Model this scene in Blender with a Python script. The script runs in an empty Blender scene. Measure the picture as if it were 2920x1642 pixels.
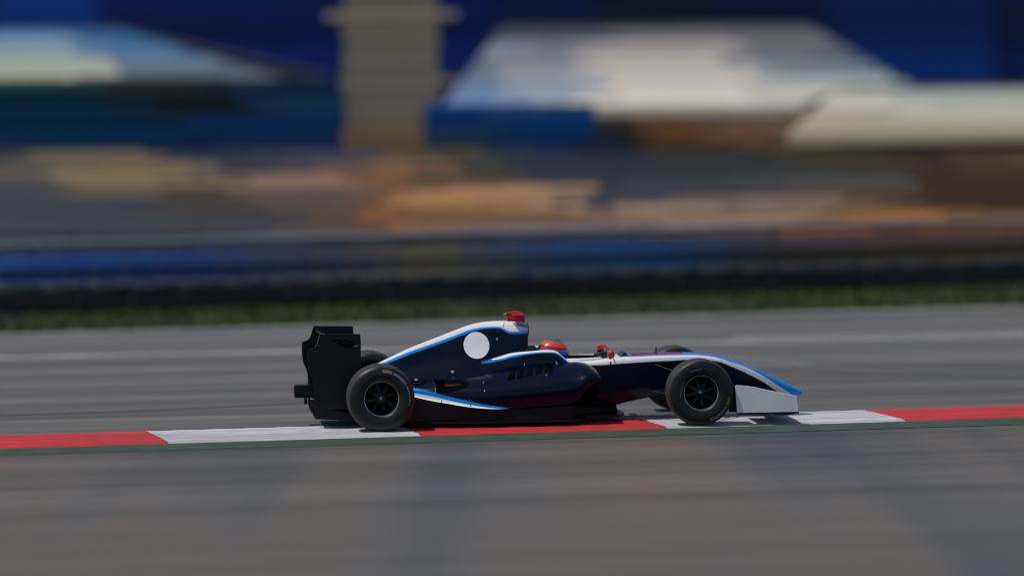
import bpy, bmesh, math, random
import numpy as np
from mathutils import Vector, Matrix
from mathutils.bvhtree import BVHTree
R = math.radians
random.seed(7)
scene = bpy.context.scene
C = scene.collection

# ------------------------------------------------------------------ camera
cam_d = bpy.data.cameras.new('camera')
cam = bpy.data.objects.new('camera', cam_d); C.objects.link(cam)
cam_d.sensor_width = 36.0
cam_d.lens = 128.8
cam_d.clip_start = 0.5; cam_d.clip_end = 2000
_p, _r = R(3.564), R(0.514)
_fw = Vector((0, math.cos(_p), -math.sin(_p))); _up = Vector((0, math.sin(_p), math.cos(_p))); _rt = Vector((1, 0, 0))
_rt2 = _rt*math.cos(_r) - _up*math.sin(_r); _up2 = _up*math.cos(_r) + _rt*math.sin(_r)
cam.matrix_world = Matrix(((_rt2.x, _up2.x, -_fw.x, 0), (_rt2.y, _up2.y, -_fw.y, 0), (_rt2.z, _up2.z, -_fw.z, 3.618), (0, 0, 0, 1)))
cam_d.dof.use_dof = True
cam_d.dof.focus_distance = 36.0
cam_d.dof.aperture_fstop = 0.33
scene.camera = cam

# ------------------------------------------------------------------ sky, sun, exposure
SUN_EL, SUN_AZ = R(62), (-0.86, -0.38)          # towards the sun, in plan
w = bpy.data.worlds.new('World'); scene.world = w; w.use_nodes = True
nt = w.node_tree; nt.nodes.clear()
sk = nt.nodes.new('ShaderNodeTexSky'); sk.sky_type = 'NISHITA'; sk.sun_disc = False
sk.sun_elevation = SUN_EL; sk.sun_rotation = math.atan2(SUN_AZ[0], SUN_AZ[1])
bg = nt.nodes.new('ShaderNodeBackground'); bg.inputs[1].default_value = 0.075
wo = nt.nodes.new('ShaderNodeOutputWorld')
nt.links.new(sk.outputs[0], bg.inputs[0]); nt.links.new(bg.outputs[0], wo.inputs[0])
sd = bpy.data.lights.new('sun', 'SUN'); sd.energy = 2.8; sd.angle = R(0.5); sd.color = (1, .96, .9)
so = bpy.data.objects.new('sun', sd); C.objects.link(so)
_a = Vector((SUN_AZ[0], SUN_AZ[1], 0)).normalized()*math.cos(SUN_EL) + Vector((0, 0, math.sin(SUN_EL)))
so.rotation_euler = _a.to_track_quat('Z', 'Y').to_euler(); so.location = (-10, 10, 30)
scene.view_settings.view_transform = 'Standard'; scene.view_settings.look = 'None'
scene.view_settings.exposure = 0.0; scene.view_settings.gamma = 1.0; scene.view_settings.use_curve_mapping = False
scene.render.engine = 'CYCLES'
scene.cycles.use_denoising = True
scene.cycles.max_bounces = 6
scene.cycles.filter_width = 1.1

# ------------------------------------------------------------------ materials
M = {}
def newmat(name):
    m = bpy.data.materials.new(name); m.use_nodes = True; m.node_tree.nodes.clear()
    n = m.node_tree.nodes
    b = n.new('ShaderNodeBsdfPrincipled'); o = n.new('ShaderNodeOutputMaterial')
    m.node_tree.links.new(b.outputs[0], o.inputs[0])
    M[name] = m
    return m, m.node_tree, b
def setp(b, rough=.5, metal=0, coat=0, coat_rough=.05, spec=.5, trans=0):
    b.inputs['Roughness'].default_value = rough; b.inputs['Metallic'].default_value = metal
    b.inputs['Coat Weight'].default_value = coat; b.inputs['Coat Roughness'].default_value = coat_rough
    b.inputs['Specular IOR Level'].default_value = spec; b.inputs['Transmission Weight'].default_value = trans
def noise(t, scale, detail=4, vec=None, rough=.6):
    n = t.nodes.new('ShaderNodeTexNoise'); n.inputs['Scale'].default_value = scale
    n.inputs['Detail'].default_value = detail; n.inputs['Roughness'].default_value = rough
    if vec: t.links.new(vec, n.inputs['Vector'])
    return n.outputs[0]
def coords(t, scale=(1, 1, 1), rotz=0, kind='Object'):
    c = t.nodes.new('ShaderNodeTexCoord'); m = t.nodes.new('ShaderNodeMapping'); m.vector_type = 'TEXTURE'
    m.inputs['Rotation'].default_value = (0, 0, rotz); m.inputs['Scale'].default_value = tuple(1/s for s in scale)
    t.links.new(c.outputs[kind], m.inputs[0]); return m.outputs[0]
def mix(t, fac, a, b, mode='MIX'):
    m = t.nodes.new('ShaderNodeMix'); m.data_type = 'RGBA'; m.blend_type = mode
    for i, v in ((0, fac), (6, a), (7, b)):
        if hasattr(v, 'links') or hasattr(v, 'is_linked'): t.links.new(v, m.inputs[i])
        elif i == 0: m.inputs[0].default_value = v
        else: m.inputs[i].default_value = (*v, 1)
    return m.outputs[2]
def ramp(t, f, stops):
    r = t.nodes.new('ShaderNodeValToRGB'); t.links.new(f, r.inputs[0])
    e = r.color_ramp.elements
    while len(e) < len(stops): e.new(.5)
    for i, (p, c) in enumerate(stops):
        e[i].position = p; e[i].color = (*c, 1) if not isinstance(c, (int, float)) else (c, c, c, 1)
    return r.outputs[0]
def bump(t, b, f, strength=.3, dist=.01):
    n = t.nodes.new('ShaderNodeBump'); n.inputs['Strength'].default_value = strength; n.inputs['Distance'].default_value = dist
    t.links.new(f, n.inputs['Height']); t.links.new(n.outputs[0], b.inputs['Normal'])
def plain(name, col, rough=.5, var=.25, scale=6, bmp=0, **k):
    """base colour with a little uneven grime, so that nothing is perfectly flat"""
    m, t, b = newmat(name)
    v = coords(t)
    f = noise(t, scale, 5, v)
    d = tuple(c*(1-var) for c in col); l = tuple(min(1, c*(1+var*.6)) for c in col)
    t.links.new(ramp(t, f, [(.3, d), (.7, l)]), b.inputs['Base Color'])
    setp(b, rough, **k)
    if bmp: bump(t, b, noise(t, scale*12, 3, v), bmp, .005)
    return m

def math_(t, op, a, b=None):
    n = t.nodes.new('ShaderNodeMath'); n.operation = op
    for i, v in enumerate((a, b)):
        if v is None: continue
        if isinstance(v, (int, float)): n.inputs[i].default_value = v
        else: t.links.new(v, n.inputs[i])
    return n.outputs[0]
def curve_z(t, xs, pts):
    """height of a livery edge as a function of the car's length"""
    x0, x1 = pts[0][0], pts[-1][0]
    f = t.nodes.new('ShaderNodeFloatCurve')
    n = math_(t, 'DIVIDE', math_(t, 'SUBTRACT', xs, x0), x1-x0)
    t.links.new(n, f.inputs['Value'])
    c = f.mapping.curves[0]
    pp = [((x-x0)/(x1-x0), z/1.3) for x, z in pts]
    c.points[0].location = pp[0]; c.points[-1].location = pp[-1]
    for q in pp[1:-1]: c.points.new(*q)
    for q in c.points: q.handle_type = 'AUTO_CLAMPED'
    f.mapping.update()
    return math_(t, 'MULTIPLY', f.outputs[0], 1.3)
NAVY = (.0010, .0036, .0150); BLUE = (0., .25, .78); WHITE = (.74, .75, .77)
def livery(name, bands, x_from=None, x_to=None):
    """car paint: navy; for each (lower edge, upper edge, colour) band a painted stripe"""
    m, t, b = newmat(name)
    tc = t.nodes.new('ShaderNodeTexCoord'); s = t.nodes.new('ShaderNodeSeparateXYZ')
    t.links.new(tc.outputs['Object'], s.inputs[0])
    x, z = s.outputs[0], s.outputs[2]
    f0 = noise(t, 5, 5, tc.outputs['Object'])
    col = ramp(t, f0, [(.3, tuple(c*.8 for c in NAVY)), (.7, tuple(c*1.25 for c in NAVY))])
    for lo, hi, cc in bands:
        zl = curve_z(t, x, lo)
        k = math_(t, 'GREATER_THAN', z, zl)
        if hi: k = math_(t, 'MULTIPLY', k, math_(t, 'LESS_THAN', z, curve_z(t, x, hi)))
        k = math_(t, 'MULTIPLY', k, math_(t, 'GREATER_THAN', x, lo[0][0]))
        k = math_(t, 'MULTIPLY', k, math_(t, 'LESS_THAN', x, lo[-1][0]))
        col = mix(t, k, col, cc)
    t.links.new(col, b.inputs['Base Color'])
    setp(b, .35, coat=.34, coat_rough=.06, spec=.06)
    g = ramp(t, noise(t, 14, 6, tc.outputs['Object']), [(.35, .04), (.75, .22)])
    t.links.new(g, b.inputs['Coat Roughness'])
    return m

def asphalt(name, base, ang, streak=.5, tint=None, bands=None):
    m, t, b = newmat(name)
    v = coords(t, (1, 1, 1), ang)
    fine = noise(t, 90, 4, v)
    st1 = noise(t, 1, 5, coords(t, (.10, 3.2, 1), ang))       # swept and rubbered-in streaks along the driving line
    st2 = noise(t, 1, 5, coords(t, (.035, .8, 1), ang))
    big = noise(t, .22, 3, v)
    c = ramp(t, fine, [(.25, tuple(q*.72 for q in base)), (.75, tuple(q*1.3 for q in base))])
    c = mix(t, 1, c, ramp(t, st1, [(.3, 1-streak*.42), (.7, 1+streak*.25)]), 'MULTIPLY')
    c = mix(t, 1, c, ramp(t, st2, [(.34, 1-streak*.75), (.56, 1.), (.75, 1+streak*.3)]), 'MULTIPLY')
    if tint:
        c = mix(t, 1, c, ramp(t, big, tint), 'MULTIPLY')
    if bands:                                                  # lanes of warmer and cooler tint
        c = mix(t, 1, c, ramp(t, noise(t, 1, 2, coords(t, (.42, .035, 1), 0), .5), bands), 'MULTIPLY')
    t.links.new(c, b.inputs['Base Color'])
    setp(b, .85, spec=.35)
    bump(t, b, noise(t, 160, 3, v), .5, .006)
    return m

TRK = R(6.5)
asphalt('track_asphalt', (.140, .135, .130), R(9), .55, [(.3, (.9, .92, 1.0)), (.55, (1, 1, 1)), (.72, (1.06, 1.0, .93))])
asphalt('runoff_asphalt', (.118, .110, .105), R(11), .35, None, [(.34, (.50, .62, .88)), (.43, (.78, .83, .93)), (.50, (1.0, .98, .96)), (.57, (1.14, .97, .80)), (.66, (1.26, 1.0, .74))])
asphalt('paddock_asphalt', (.07, .07, .075), 0, .3)
plain('line_paint', (.50, .50, .49), .7, .45, .8, .3)
plain('skid_rubber', (.075, .072, .072), .8, .3, 8)
plain('scrape_dust', (.20, .195, .19), .9, .3, 8)
def kerbmat(name, col, scuff, amt):
    m, t, b = newmat(name)
    v = coords(t)
    sc = noise(t, 1, 5, coords(t, (.35, 9, 1), R(11.8)))
    f = noise(t, 5, 6, v)
    c = ramp(t, f, [(.3, tuple(q*.78 for q in col)), (.65, col)])
    c = mix(t, ramp(t, sc, [(.38, .0), (.64, amt)]), c, scuff)
    t.links.new(c, b.inputs['Base Color']); setp(b, .6, spec=.3)
    bump(t, b, noise(t, 60, 3, v), .3, .005)
kerbmat('kerb_red', (.70, .030, .028), (.26, .035, .035), .8); kerbmat('kerb_white', (.64, .64, .66), (.26, .22, .22), .72)
plain('green_paint', (.032, .068, .042), .85, .35, 4, .5)
plain('grass_soil', (.028, .040, .010), .95, .4, 3, .5)
m, t, b = newmat('grass_blade')
oi = noise(t, 1.2, 4, coords(t))
t.links.new(ramp(t, oi, [(.3, (.020, .040, .006)), (.5, (.045, .060, .007)), (.7, (.075, .070, .009))]), b.inputs['Base Color']); setp(b, .7, spec=.2)

# car finishes
EC_LO = [(0.0, .555), (.143, .604), (.348, .681), (.605, .769), (.78, .829), (.95, .893), (1.036, .919), (1.124, .932), (1.211, .934), (1.272, .925), (1.324, .893), (1.359, .880), (1.60, .878)]
EC_HI = [(0.0, .572), (.097, .609), (.35, .709), (.605, .794), (.78, .855), (.951, .918), (1.038, .938), (1.126, .948), (1.213, .950), (1.283, .939), (1.327, .913), (1.362, .901), (1.60, .901)]
livery('livery_engine_cover', [(EC_LO, None, BLUE), (EC_HI, None, WHITE)])
CP_LO = [(1.0, .586), (1.208, .617), (1.365, .655), (1.522, .685), (1.67, .697), (1.766, .695), (1.819, .672), (1.888, .612), (1.923, .588), (1.98, .585)]
CP_HI = [(1.0, .640), (1.208, .640), (1.365, .676), (1.522, .697), (1.67, .708), (1.766, .705), (1.819, .686), (1.888, .630), (1.923, .605), (1.98, .596)]
livery('livery_cockpit', [(CP_LO, None, BLUE), (CP_HI, None, WHITE)])
CH_LO = [(1.90, .600), (1.955, .588), (2.04, .575), (2.12, .569), (2.25, .567), (2.345, .571), (2.549, .580), (2.80, .588), (2.987, .592), (3.125, .597), (3.30, .592), (3.469, .563), (3.524, .542), (3.606, .506), (3.744, .442), (3.916, .350), (4.068, .244), (4.15, .19), (4.35, .05)]
CH_HI = [(2.36, .652), (2.42, .634), (2.616, .636), (2.803, .640), (3.007, .641), (3.266, .633), (3.40, .614), (3.485, .592), (3.581, .560), (3.74, .503), (3.857, .443), (4.03, .337), (4.202, .22), (4.35, .11)]
livery('livery_chassis', [(CH_LO, None, WHITE), (CH_HI, None, BLUE)])
SP_BT = [(.20, .415), (.348, .39), (.521, .356), (.678, .315), (.888, .263), (1.105, .219), (1.25, .193), (1.3, .18)]
SP_BW = [(.20, .365), (.35, .342), (.52, .312), (.678, .275), (.888, .230), (1.10, .196), (1.25, .18), (1.3, .17)]
SP_WL = [(.20, .10), (.6, .10), (1.10, .10), (1.3, .10)]
livery('livery_sidepod', [(SP_WL, SP_BT, BLUE), (SP_WL, SP_BW, WHITE)])
plain('carbon', (.005, .005, .007), .38, .3, 30, spec=.25)
plain('carbon_matt', (.008, .008, .0085), .6, .3, 25, spec=.2)
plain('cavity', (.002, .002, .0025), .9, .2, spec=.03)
plain('wing_white', (.78, .81, .83), .35, .06, 3, coat=.5, coat_rough=.1)
plain('roundel_white', (.78, .79, .82), .35, .04, 3, coat=.6, coat_rough=.08)
plain('red_paint', (.60, .012, .016), .3, .15, 20, coat=.7)
plain('red_light', (.35, .006, .008), .25, .1, 30, coat=.8)
plain('airbox_shade', (.22, .215, .31), .35, .1, 8, coat=.6)  # tone of the white airbox front in shade
plain('blue_paint', BLUE, .35, .1, 6, coat=.7)
plain('bright_metal', (.62, .63, .66), .25, .15, 40, metal=1)
plain('copper_pipe', (.05, .006, .006), .45, .3, 30, metal=.7)
plain('rim_metal', (.009, .009, .0095), .42, .3, 40, spec=.25)
plain('rim_lip', (.42, .41, .43), .3, .2, 30, metal=.9)
plain('hub_nut', (.06, .075, .075), .35, .3, 50, metal=.8)
m, t, b = newmat('tyre_rubber')
v = coords(t)
t.links.new(ramp(t, noise(t, 18, 6, v), [(.3, (.004, .004, .0045)), (.7, (.011, .0108, .0115))]), b.inputs['Base Color'])
setp(b, .40, spec=.42); bump(t, b, noise(t, 150, 3, v), .25, .003)
plain('tread_rubber', (.032, .031, .032), .72, .35, 26, .4)
plain('mark_yellow', (.20, .165, .03), .6, .35, 25)
plain('mark_white', (.16, .155, .19), .6, .35, 25)
plain('visor', (.09, .08, .48), .08, .2, 12, coat=1)
m, t, b = newmat('helmet_paint')
tc = t.nodes.new('ShaderNodeTexCoord'); s = t.nodes.new('ShaderNodeSeparateXYZ'); t.links.new(tc.outputs['Object'], s.inputs[0])
zz = math_(t, 'ADD', s.outputs[2], math_(t, 'MULTIPLY', s.outputs[0], .16))
zz = math_(t, 'ADD', zz, math_(t, 'MULTIPLY', noise(t, 9, 2, tc.outputs['Object']), .012))
c = ramp(t, math_(t, 'ADD', math_(t, 'MULTIPLY', zz, 3.), .5), [(0., (.012, .02, .06)), (.02, (.5, .25, .02))])
cr = t.nodes[-1]
def band(z0, z1, colr, old):
    k = math_(t, 'MULTIPLY', math_(t, 'GREATER_THAN', zz, z0), math_(t, 'LESS_THAN', zz, z1)); return mix(t, k, old, colr)
c = band(-1, -.062, (.012, .02, .07), (.60, .022, .014))
c = band(-.062, -.03, (.32, .16, .02), c)
c = band(.060, .078, (.010, .035, .10), c)
c = band(.078, .128, (.74, .060, .008), c)
c = band(.128, .5, (.03, .13, .22), c)
t.links.new(c, b.inputs['Base Color']); setp(b, .35, coat=.45, coat_rough=.08, spec=.3)
plain('race_suit', (.02, .03, .10), .8, .2, 20)
plain('glove_black', (.012, .012, .012), .75, .3, 30)
plain('glove_trim', (.55, .48, .14), .7, .2, 30)
m, t, b = newmat('smoked_screen'); b.inputs['Base Color'].default_value = (.008, .02, .05, 1); setp(b, .25, spec=.3)

# ------------------------------------------------------------------ mesh helpers
def tag(o, label=None, cat=None, group=None, kind=None):
    if label: o['label'] = label
    if cat: o['category'] = cat
    if group: o['group'] = group
    if kind: o['kind'] = kind
    return o
def empty(name, loc=(0, 0, 0), rz=0, parent=None):
    o = bpy.data.objects.new(name, None); C.objects.link(o); o.location = loc; o.rotation_euler = (0, 0, rz)
    o.empty_display_size = .2
    if parent: o.parent = parent
    return o
class MB:
    def __init__(s): s.v = []; s.f = []; s.mi = []
    def add(s, verts, faces, mi=0):
        n = len(s.v); s.v += [tuple(p) for p in verts]; s.f += [tuple(i+n for i in f) for f in faces]; s.mi += [mi]*len(faces); return s
    def box(s, x0, x1, y0, y1, z0, z1, mi=0):
        v = [(x, y, z) for x in (x0, x1) for y in (y0, y1) for z in (z0, z1)]
        return s.add(v, [(0, 1, 3, 2), (4, 6, 7, 5), (0, 4, 5, 1), (2, 3, 7, 6), (0, 2, 6, 4), (1, 5, 7, 3)], mi)
    def tube(s, path, r, n=8, caps=True, mi=0, flat=1.0):
        P = [Vector(p) for p in path]; rr = r if isinstance(r, (list, tuple)) else [r]*len(P)
        rings = []; prev = None
        for i, p in enumerate(P):
            d = (P[min(i+1, len(P)-1)] - P[max(i-1, 0)]).normalized()
            a = d.orthogonal().normalized() if prev is None else (prev - d*prev.dot(d)).normalized()
            if prev is None and abs(d.z) < .95: a = (Vector((0, 0, 1)) - d*d.z).normalized()
            prev = a; bb = d.cross(a)
            rings.append([p + a*math.cos(q)*rr[i]*flat + bb*math.sin(q)*rr[i] for q in [2*math.pi*k/n for k in range(n)]])
        v = [q for g in rings for q in g]; f = []
        for i in range(len(P)-1):
            for k in range(n):
                f.append((i*n+k, i*n+(k+1) % n, (i+1)*n+(k+1) % n, (i+1)*n+k))
        if caps: f.append(tuple(range(n-1, -1, -1))); f.append(tuple((len(P)-1)*n+k for k in range(n)))
        return s.add(v, f, mi)
    def lathe_y(s, prof, n=40, mi=0, a0=0, a1=2*math.pi, c=(0, 0, 0)):
        """profile of (radius, y) turned about the y axis"""
        full = abs(a1-a0-2*math.pi) < 1e-6; m_ = n if full else n+1
        v = []
        for k in range(m_):
            a = a0+(a1-a0)*k/n
            for r, y in prof: v.append((c[0]+r*math.cos(a), c[1]+y, c[2]+r*math.sin(a)))
        L = len(prof); f = []
        for k in range(n):
            for j in range(L-1):
                p, q = k*L+j, ((k+1) % m_)*L+j
                f.append((p, p+1, q+1, q))
        return s.add(v, f, mi)
    def prism(s, poly, y0, y1, mi=0):
        """closed outline in x-z given thickness in y"""
        n = len(poly)
        v = [(x, y0, z) for x, z in poly]+[(x, y1, z) for x, z in poly]
        f = [tuple(range(n)), tuple(range(2*n-1, n-1, -1))]+[(i, n+i, n+(i+1) % n, (i+1) % n) for i in range(n)]
        return s.add(v, f, mi)
    def build(s, name, mats, parent=None, smooth=False, bevel=0, angle=40, seg=2):
        me = bpy.data.meshes.new(name); me.from_pydata(s.v, [], s.f)
        bm = bmesh.new(); bm.from_mesh(me); bmesh.ops.recalc_face_normals(bm, faces=bm.faces); bm.to_mesh(me); bm.free()
        for m_ in (mats if isinstance(mats, (list, tuple)) else [mats]): me.materials.append(M[m_])
        for p, k in zip(me.polygons, s.mi): p.material_index = k; p.use_smooth = smooth
        if smooth:
            try: me.set_sharp_from_angle(angle=R(angle))
            except Exception: pass
        me.update()
        o = bpy.data.objects.new(name, me); C.objects.link(o)
        if parent: o.parent = parent
        if bevel:
            b_ = o.modifiers.new('bevel', 'BEVEL'); b_.width = bevel; b_.segments = seg; b_.limit_method = 'ANGLE'; b_.angle_limit = R(35)
            b_.harden_normals = False
        return o
def cr(P, u):
    """Catmull-Rom through rows of P at parameter u in [0, n-1]"""
    n = len(P); i = min(int(u), n-2); t_ = u-i
    p0, p1, p2, p3 = P[max(i-1, 0)], P[i], P[i+1], P[min(i+2, n-1)]
    return .5*((2*p1)+(-p0+p2)*t_+(2*p0-5*p1+4*p2-p3)*t_**2+(-p0+3*p1-3*p2+p3)*t_**3)
def loft(secs, nx=5, ns=4, mirror=True, both=False, cap0=False, cap1=False):
    """sections (x, [(y, z)...]) from the top centre line outward; returns an MB"""
    A = np.array([[(x, y, z) for y, z in pts] for x, pts in secs], float)
    us = [i+k/nx for i in range(len(A)-1) for k in range(nx)]+[len(A)-1]
    B = np.array([cr(A, u) for u in us])
    js = [j+k/ns for j in range(B.shape[1]-1) for k in range(ns)]+[B.shape[1]-1]
    Bt = B.transpose(1, 0, 2); G = np.array([cr(Bt, j) for j in js]).transpose(1, 0, 2)
    mb = MB()
    def sheet(sign):
        v = [(p[0], sign*p[1], p[2]) for row in G for p in row]; n = G.shape[1]; m_ = G.shape[0]
        f = [(i*n+j, i*n+j+1, (i+1)*n+j+1, (i+1)*n+j) for i in range(m_-1) for j in range(n-1)]
        if cap0: f.append(tuple(range(n)))
        if cap1: f.append(tuple((m_-1)*n+j for j in range(n)))
        mb.add(v, f)
    if mirror:
        sheet(-1); sheet(1)
    else: sheet(-1 if not both else 1)
    return mb
def weld(o, d=.0008):
    bm = bmesh.new(); bm.from_mesh(o.data); bmesh.ops.remove_doubles(bm, verts=bm.verts, dist=d)
    bmesh.ops.recalc_face_normals(bm, faces=bm.faces); bm.to_mesh(o.data); bm.free(); return o
def copy_tree(o, parent=None):
    c = o.copy(); C.objects.link(c); c.parent = parent
    for ch in list(o.children): copy_tree(ch, c)
    return c
def sheet(name, pts, z, mat, kind='structure'):
    mb = MB(); mb.add([(x, y, z) for x, y in pts], [tuple(range(len(pts)))]); o = mb.build(name, mat); o['kind'] = kind; return o

# ------------------------------------------------------------------ the ground
def strip(name, p, q, width0, width1, z, mat, ext=60, kind='structure'):
    """long painted or paved strip beside the line p-q, from width0 to width1 across it"""
    p, q = Vector((*p, 0)), Vector((*q, 0)); d = (q-p).normalized(); n = Vector((-d.y, d.x, 0))
    a, b_ = p-d*ext, q+d*ext
    return sheet(name, [tuple((a+n*width0)[:2]), tuple((b_+n*width0)[:2]), tuple((b_+n*width1)[:2]), tuple((a+n*width1)[:2])], z, mat, kind)
sheet('ground', [(-900, -300), (900, -300), (900, 1500), (-900, 1500)], -.004, 'runoff_asphalt')
# track: from the near edge (under the kerb) to the far edge
ca, sa = math.cos(R(6.53)), math.sin(R(6.53)); CO = (-1.384, 36.43)
def c2w(x, y): return (CO[0]+x*ca-y*sa, CO[1]+x*sa+y*ca)
K0, K1 = c2w(-3.7, -.45), c2w(6.76, .5)
kd = (Vector(K1)-Vector(K0)).normalized(); kn = Vector((-kd.y, kd.x))
E0, E1 = (-6.87, 49.0), (7.37, 52.65)
ed = (Vector(E1)-Vector(E0)).normalized()
sheet('track', [tuple(Vector(K0)-kd*70), tuple(Vector(K1)+kd*70), tuple(Vector(E1)+ed*70), tuple(Vector(E0)-ed*70)], 0.0, 'track_asphalt')
sheet('paddock', [(-300, 57.0), (300, 68), (300, 400), (-300, 400)], 0.004, 'paddock_asphalt')

# the painted lines
strip('track_line', (-6.33, 45.13), (6.61, 47.18), -.10, .10, .004, 'line_paint', 40)
strip('track_edge_line', E0, E1, -.16, .12, .004, 'line_paint', 40)
_l = (Vector((6.67, 47.66))-Vector((2.82, 47.09))).normalized()
sheet('track_line', [(2.82, 47.10), (26, 50.45), (26, 50.67), (2.85, 47.24)], .004, 'line_paint')

# skid marks and a dusty arc left on the track
def arc_mark(name, pts, wd, mat, z):
    P = np.array(pts, float); us = np.linspace(0, len(P)-1, 40); Q = [Vector(cr(P, u)) for u in us]
    v = []; f = []
    for i, p in enumerate(Q):
        d = (Q[min(i+1, 39)]-Q[max(i-1, 0)]).normalized(); n = Vector((-d.y, d.x)); ww = wd*(.25+.75*math.sin(math.pi*min(1, max(0, (i+1)/41)))**.6)
        v += [(*(p-n*ww/2), z), (*(p+n*ww/2), z)]
    f = [(2*i, 2*i+1, 2*i+3, 2*i+2) for i in range(39)]
    mb = MB(); mb.add(v, f); o = mb.build(name, mat); o['kind'] = 'structure'
arc_mark('skid_mark', [(1.6, 43.0), (3.2, 42.2), (5.0, 41.3), (7.5, 40.6), (11, 40.3)], .16, 'skid_rubber', .003)
arc_mark('skid_mark', [(2.6, 43.9), (4.2, 43.1), (6.2, 42.3), (9, 41.8), (12, 41.6)], .15, 'skid_rubber', .0036)
arc_mark('skid_mark', [(-9, 37.4), (-6, 37.6), (-3.5, 38.2), (-1.5, 39.2)], .17, 'skid_rubber', .003)
arc_mark('skid_mark', [(-12, 41.8), (-7, 42.0), (-3.0, 42.8), (1, 43.6)], .18, 'skid_rubber', .0024)
arc_mark('dust_mark', [(-.5, 45.2), (1.6, 44.9), (2.9, 43.9), (3.5, 42.9)], .22, 'scrape_dust', .002)

# the kerb: ribbed painted blocks, alternately red and white
KW0, KW1 = -1.25, -.02           # across the kerb line, near edge and far edge
kerb = empty('kerb'); kerb['kind'] = 'structure'
def kp(s, n, z): 
    p = Vector(c2w(0, -.02)) + kd*s + kn*n
    return (p.x, p.y, z)
kb = [.15+2.45*k for k in range(-9, 10)]
for i in range(len(kb)-1):
    s0, s1 = kb[i]+.003, kb[i+1]-.003
    mb = MB(); N = 14
    # shallow crown towards the outside edge with low ribs
    prof = [(KW1, .004), (KW1-.10, .010), (-.45, .013), (-.9, .014), (KW0+.10, .013), (KW0, -.01)]
    sk_ = .05
    rows = []
    for k in range(N+1):
        s_ = s0+(s1-s0)*k/N
        rows.append([kp(s_-n_*sk_*1.6, n_, z_-(.004 if k % 2 else 0)) for n_, z_ in prof])
    L = len(prof)
    mb.add([p for r_ in rows for p in r_], [(k*L+j, k*L+j+1, (k+1)*L+j+1, (k+1)*L+j) for k in range(N) for j in range(L-1)])
    mb.build('kerb_block', 'kerb_red' if (i % 2 == 1) else 'kerb_white', kerb)
_g0, _g1 = kp(-60, KW0+.01, 0), kp(60, KW0+.01, 0); _g2, _g3 = kp(60, KW0-.62, 0), kp(-60, KW0-.62, 0)
sheet('green_strip', [_g0[:2], _g1[:2], _g2[:2], _g3[:2]], .0, 'green_paint')

# grass verge and its blades
B0, B1 = Vector((-7.32, 52.6)), Vector((8.01, 57.4))
bd = (B1-B0).normalized(); bn = Vector((-bd.y, bd.x))
vg = [tuple(Vector(E0)-ed*40), tuple(Vector(E1)+ed*40), tuple(B1+bd*40+bn*4), tuple(B0-bd*40+bn*4)]
sheet('grass_verge', vg, .008, 'grass_soil')
mb = MB(); rnd = random.Random(3)
for k in range(14000):
    u = rnd.uniform(-.35, 1.35); q = rnd.random()
    a = Vector(E0).lerp(Vector(E1), u); b_ = B0.lerp(B1, u)+bn*1.0
    p = a.lerp(b_, .02+.97*q); h = rnd.uniform(.04, .11); an = rnd.uniform(0, math.pi); ww = rnd.uniform(.012, .03)
    dx, dy = math.cos(an)*ww, math.sin(an)*ww; lx, ly = rnd.gauss(0, .03), rnd.gauss(0, .03)
    mb.add([(p.x-dx, p.y-dy, .006), (p.x+dx, p.y+dy, .006), (p.x+lx, p.y+ly, h)], [(0, 1, 2)])
o = mb.build('grass', 'grass_blade'); tag(o, 'dark green grass growing on the verge beyond the track', 'grass', kind='stuff')

# ------------------------------------------------------------------ the racing car (x forward, y to its left, z up; origin under the rear axle)
car = empty('racing_car', (CO[0], CO[1], .010), R(6.53))
car.rotation_euler = (R(.35), 0, R(6.53))
tag(car, 'navy blue open-wheel racing car with white and blue stripes on the track', 'racing car')

# engine cover with airbox
zt = {.03: .597, .35: .742, .62: .843, .9: .947, 1.04: .985, 1.16: .999, 1.34: 1.003, 1.46: .999, 1.535: .985}
ws = {.03: (0, .012, .035, .08, .12, .14, .15), .35: (0, .015, .042, .085, .15, .19, .21), .62: (0, .018, .048, .10, .18, .24, .27),
      .9: (0, .022, .058, .118, .205, .28, .31), 1.04: (0, .03, .07, .13, .215, .30, .33), 1.16: (0, .042, .085, .14, .225, .31, .34),
      1.34: (0, .062, .105, .145, .215, .29, .32), 1.46: (0, .066, .108, .140, .19, .26, .30), 1.535: (0, .060, .098, .125, .150, .20, .26)}
fr = (0, .028, .13, .38, .63, .84, 1)
secs = [(x, [(ws[x][i], zt[x]-(zt[x]-.30)*fr[i]) for i in range(7)]) for x in zt]
ec = weld(loft(secs, 5, 4, cap0=False).build('engine_cover', 'livery_engine_cover', car, True, angle=60))
me = ec.data
bvh_ec = BVHTree.FromPolygons([v.co for v in me.vertices], [p.vertices for p in me.polygons])
# closed dark front face with the intake mouth
s_ = secs[-1][1]; F = [(1.533, -y, z) for y, z in s_]+[(1.533, y, z) for y, z in reversed(s_[1:])]
mb = MB(); mb.add(F, [tuple(range(len(F)))]); mb.build('airbox_front', 'carbon', car)
mb = MB(); ring = [(1.54, .085*math.cos(a), .905+.062*math.sin(a)) for a in [2*math.pi*k/24 for k in range(24)]]
mb.add(ring, [tuple(range(24))]); mb.build('air_intake', 'cavity', car)
mb = MB(); mb.tube(ring+[ring[0]], .009, 6, caps=False); mb.build('intake_lip', 'carbon', car, True)
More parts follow.
